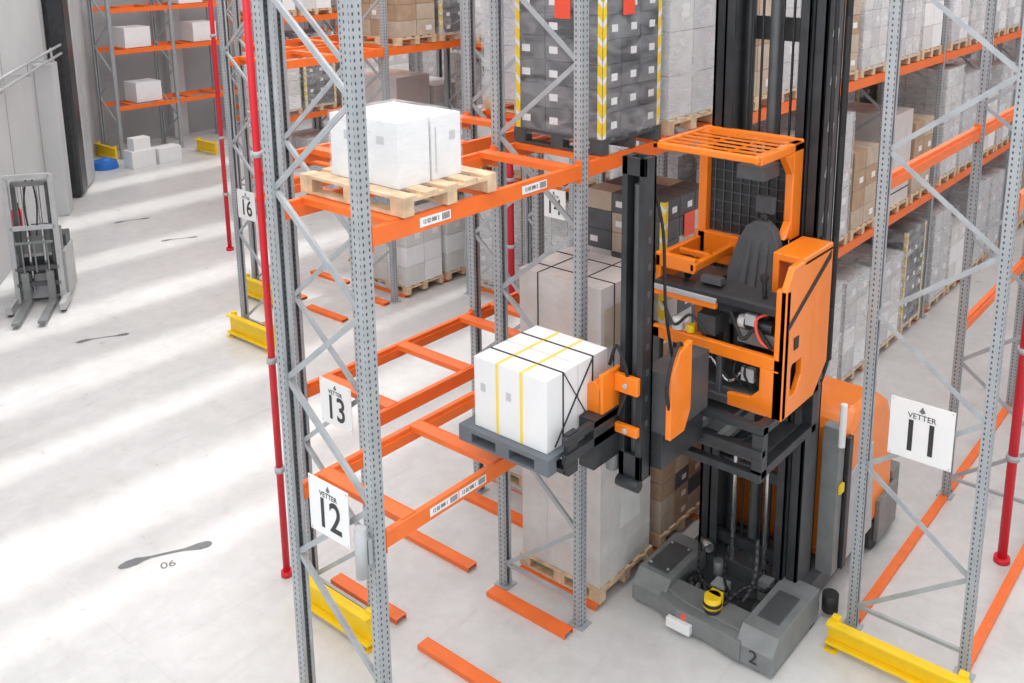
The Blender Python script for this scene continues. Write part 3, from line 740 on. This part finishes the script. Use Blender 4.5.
b.box(-3.9, -3.64, 7.35, 7.65, 4.5, 4.62, 'dark2'); b.cyl((-4.3, 7.25, 3.53), (-4.3, 7.2, 3.7), 0.03, 'black', 10); b.cyl((-4.3, 7.2, 3.70), (-4.3, 7.2, 3.73), 0.08, 'black', 18)
b.build("cab_interior", T, bevel=0.006)
b = MB()
b.prism([(-4.01, 7.42, 3.36), (-3.49, 7.42, 3.36), (-3.48, 7.46, 3.62), (-3.54, 7.50, 3.86), (-3.61, 7.53, 4.02), (-3.69, 7.54, 4.08), (-3.81, 7.54, 4.08), (-3.89, 7.53, 4.02), (-3.96, 7.50, 3.86), (-4.02, 7.46, 3.62)], (0, 0.1, 0), 'seat')
for i in range(3): b.prism([(-3.9+i*0.1, 7.405, 3.45), (-3.82+i*0.1, 7.405, 3.45), (-3.80+i*0.08, 7.50, 3.92), (-3.86+i*0.08, 7.50, 3.92)], (0, 0.03, 0), 'seat')
b.box(-3.99, -3.51, 7.2, 7.46, 3.3, 3.42, 'seat'); b.box(-3.85, -3.68, 7.3, 7.45, 2.7, 3.3, 'dark')
b.box(-3.84, -3.66, 7.6, 7.66, 4.14, 4.3, 'seat'); b.box(-3.78, -3.72, 7.6, 7.64, 3.9, 4.14, 'dark')
b.build("operator_seat", T, bevel=0.03)
# auxiliary mast + swivel fork head
b = MB()
for x in (-4.13, -3.97):
    b.box(x, x+0.05, 5.94, 6.10, 2.22, 4.92, 'dark')
b.box(-4.13, -3.92, 6.07, 6.10, 2.22, 4.92, 'dark'); b.box(-4.13, -3.92, 5.94, 5.97, 4.78, 4.92, 'dark'); b.box(-4.13, -3.92, 5.94, 5.97, 2.22, 2.45, 'dark')
b.cyl((-4.025, 6.02, 2.3), (-4.025, 6.02, 4.7), 0.035, 'dark2', 14)
for i in range(9): b.box(-3.921, -3.916, 6.0, 6.04, 2.7+i*0.22, 2.75+i*0.22, 'dark2')
b.cyl((-4.2, 5.95, 2.3), (-4.2, 5.95, 2.5), 0.05, 'blue', 14); b.cyl((-4.2, 5.95, 2.26), (-4.2, 5.95, 2.44), 0.055, 'cgrey', 14)
b.cyl((-4.12, 5.92, 2.2), (-3.91, 5.92, 2.2), 0.05, 'dark', 14)
b.tube([(-3.97, 6.12, 4.7), (-3.90, 6.18, 4.3), (-3.90, 6.25, 3.6), (-3.9, 6.45, 2.9)], 0.014, 'black')
b.tube([(-3.75, 6.15, 2.7), (-3.72, 6.0, 3.1), (-3.74, 6.2, 3.4), (-3.8, 6.45, 3.1)], 0.016, 'black')
b.tube([(-4.2, 5.9, 3.2), (-4.1, 5.86, 3.4), (-4.02, 5.9, 3.1), (-4.1, 5.88, 2.8)], 0.016, 'black')
b.box(-4.1, -3.82, 6.1, 6.76, 2.3, 2.62, 'dark'); b.box(-4.0, -3.77, 6.1, 6.74, 2.62, 3.15, 'dark2')
b.box(-4.28, -4.13, 5.6, 6.08, 2.42, 2.85, 'dark')
b.build("auxiliary_mast", T, bevel=0.006)
b = MB()
b.prism([(-3.76, 6.05, 2.62), (-3.76, 6.05, 3.15), (-3.76, 6.18, 3.34), (-3.76, 6.36, 3.38), (-3.76, 6.36, 2.78), (-3.76, 6.27, 2.62)], (0.05,0,0), 'torange')
b.prism([(-3.93, 6.12, 2.64), (-3.72, 6.12, 2.64), (-3.72, 6.12, 3.1), (-3.86, 6.12, 3.1)], (0,0.04,0), 'torange')
b.prism([(-4.36, 5.72, 2.72), (-4.16, 5.72, 2.64), (-4.16, 5.72, 3.06), (-4.22, 5.72, 3.12), (-4.36, 5.72, 3.02)], (0,0.06,0), 'torange')
b.box(-4.18, -4.14, 5.72, 5.98, 2.75, 3.18, 'torange')
b.box(-4.14, -3.92, 5.88, 5.93, 3.0, 3.15, 'torange'); b.box(-4.14, -3.92, 5.88, 5.93, 2.64, 2.72, 'torange')
for z in (2.68, 3.07): b.cyl((-4.03, 5.86, z), (-4.03, 5.88, z), 0.025, 'lgrey', 10)
b.build("swivel_head_plates", T, bevel=0.01)
b = MB()
for y in (5.3, 5.75): 
    b.box(-5.1, -4.18, y, y+0.12, 2.5, 2.54, 'dark'); b.box(-4.2, -4.15, y, y+0.12, 2.5, 2.85, 'dark')
b.box(-4.18, -4.13, 5.25, 5.98, 2.62, 2.70, 'dark'); b.box(-4.18, -4.13, 5.25, 5.98, 2.78, 2.84, 'dark')
b.build("forks", T, bevel=0.004)

# carried load
b = MB()
x0, x1, y0, y1, z = -5.16, -4.22, 5.14, 6.03, 2.542
for yy in (y0, (y0+y1)/2-0.05, y1-0.1): b.box(x0, x1, yy, yy+0.1, z, z+0.02, 'greyp')
for xx in (x0, (x0+x1)/2-0.07, x1-0.14):
    for yy in (y0, (y0+y1)/2-0.05, y1-0.1): b.box(xx, xx+0.14, yy, yy+0.1, z+0.02, z+0.1, 'greyp')
b.box(x0, x1, y0, y1, z+0.1, z+0.14, 'greyp')
z2 = z+0.142
for (xa, xb) in ((-5.04, -4.795), (-4.785, -4.545), (-4.535, -4.29)):
    for ya, yb in ((5.21, 5.595), (5.605, 5.99)): b.box(xa, xb, ya, yb, z2, z2+0.60, 'white')
for xx in (-4.81, -4.56): b.box(xx, xx+0.032, 5.208, 5.992, z2, z2+0.602, 'tape')
for yy in (5.4, 5.78): b.box(-5.043, -4.287, yy, yy+0.018, z2, z2+0.604, 'black')
# loose strap crossing the right-hand side diagonally
b.bar((-4.286, 5.41, z2+0.60), (-4.286, 5.78, z2+0.02), 0.004, 0.016, 'black', (1,0,0)); b.bar((-4.284, 5.79, z2+0.60), (-4.284, 5.3, z2+0.02), 0.004, 0.016, 'black', (1,0,0))
for xx in (-4.97, -4.7): b.box(xx, xx+0.05, 5.206, 5.209, z2+0.32, z2+0.39, 'cart1')
b.build("pallet_of_strapped_boxes", bevel=0.003)

# ------------------------------------------------------------------ lights
def area(x, y, z, sx, sy, p):  # unseen fill lamps, added to make up for daylight the roof blocks
    l = bpy.data.lights.new("overhead_fill", 'AREA'); l.shape = 'RECTANGLE'; l.size = sx; l.size_y = sy; l.energy = p; l.color = (0.985, 0.995, 1.0)
    o = bpy.data.objects.new("overhead_fill", l); o.location = (x, y, z); scene.collection.objects.link(o)
area(-4, 6, 10.8, 11, 12, 1030); area(-16, 7, 10.8, 12, 12, 860); area(-6, 20, 10.8, 14, 14, 1250); area(-21, 20, 10.8, 14, 14, 1150)
area(-3, -3, 9.5, 10, 5, 520)
s = bpy.data.lights.new("sun", 'SUN'); s.energy = 1.7; s.angle = 0.045; s.color = (1, 0.995, 0.98)
so = bpy.data.objects.new("sun", s); scene.collection.objects.link(so)
so.rotation_euler = Vector((lx, -0.08, -1)).to_track_quat('-Z', 'Y').to_euler(); so.location = (-10, 0, 14)
w = bpy.data.worlds.new("sky"); scene.world = w; w.use_nodes = True
w.node_tree.nodes["Background"].inputs[0].default_value = (0.93, 0.965, 1, 1)
w.node_tree.nodes["Background"].inputs[1].default_value = 1.1

# ------------------------------------------------------------------ camera
cd = bpy.data.cameras.new("camera"); cam = bpy.data.objects.new("camera", cd); scene.collection.objects.link(cam)
cd.sensor_width = 36; cd.lens = 972/1024*36
cd.shift_x = (512-568)/1024; cd.shift_y = -(341.5-147)/1024
cam.location = (0, 0, 6.6); cam.rotation_euler = (math.radians(90-12.58), 0, math.radians(38.1))
cd.clip_end = 200
scene.camera = cam
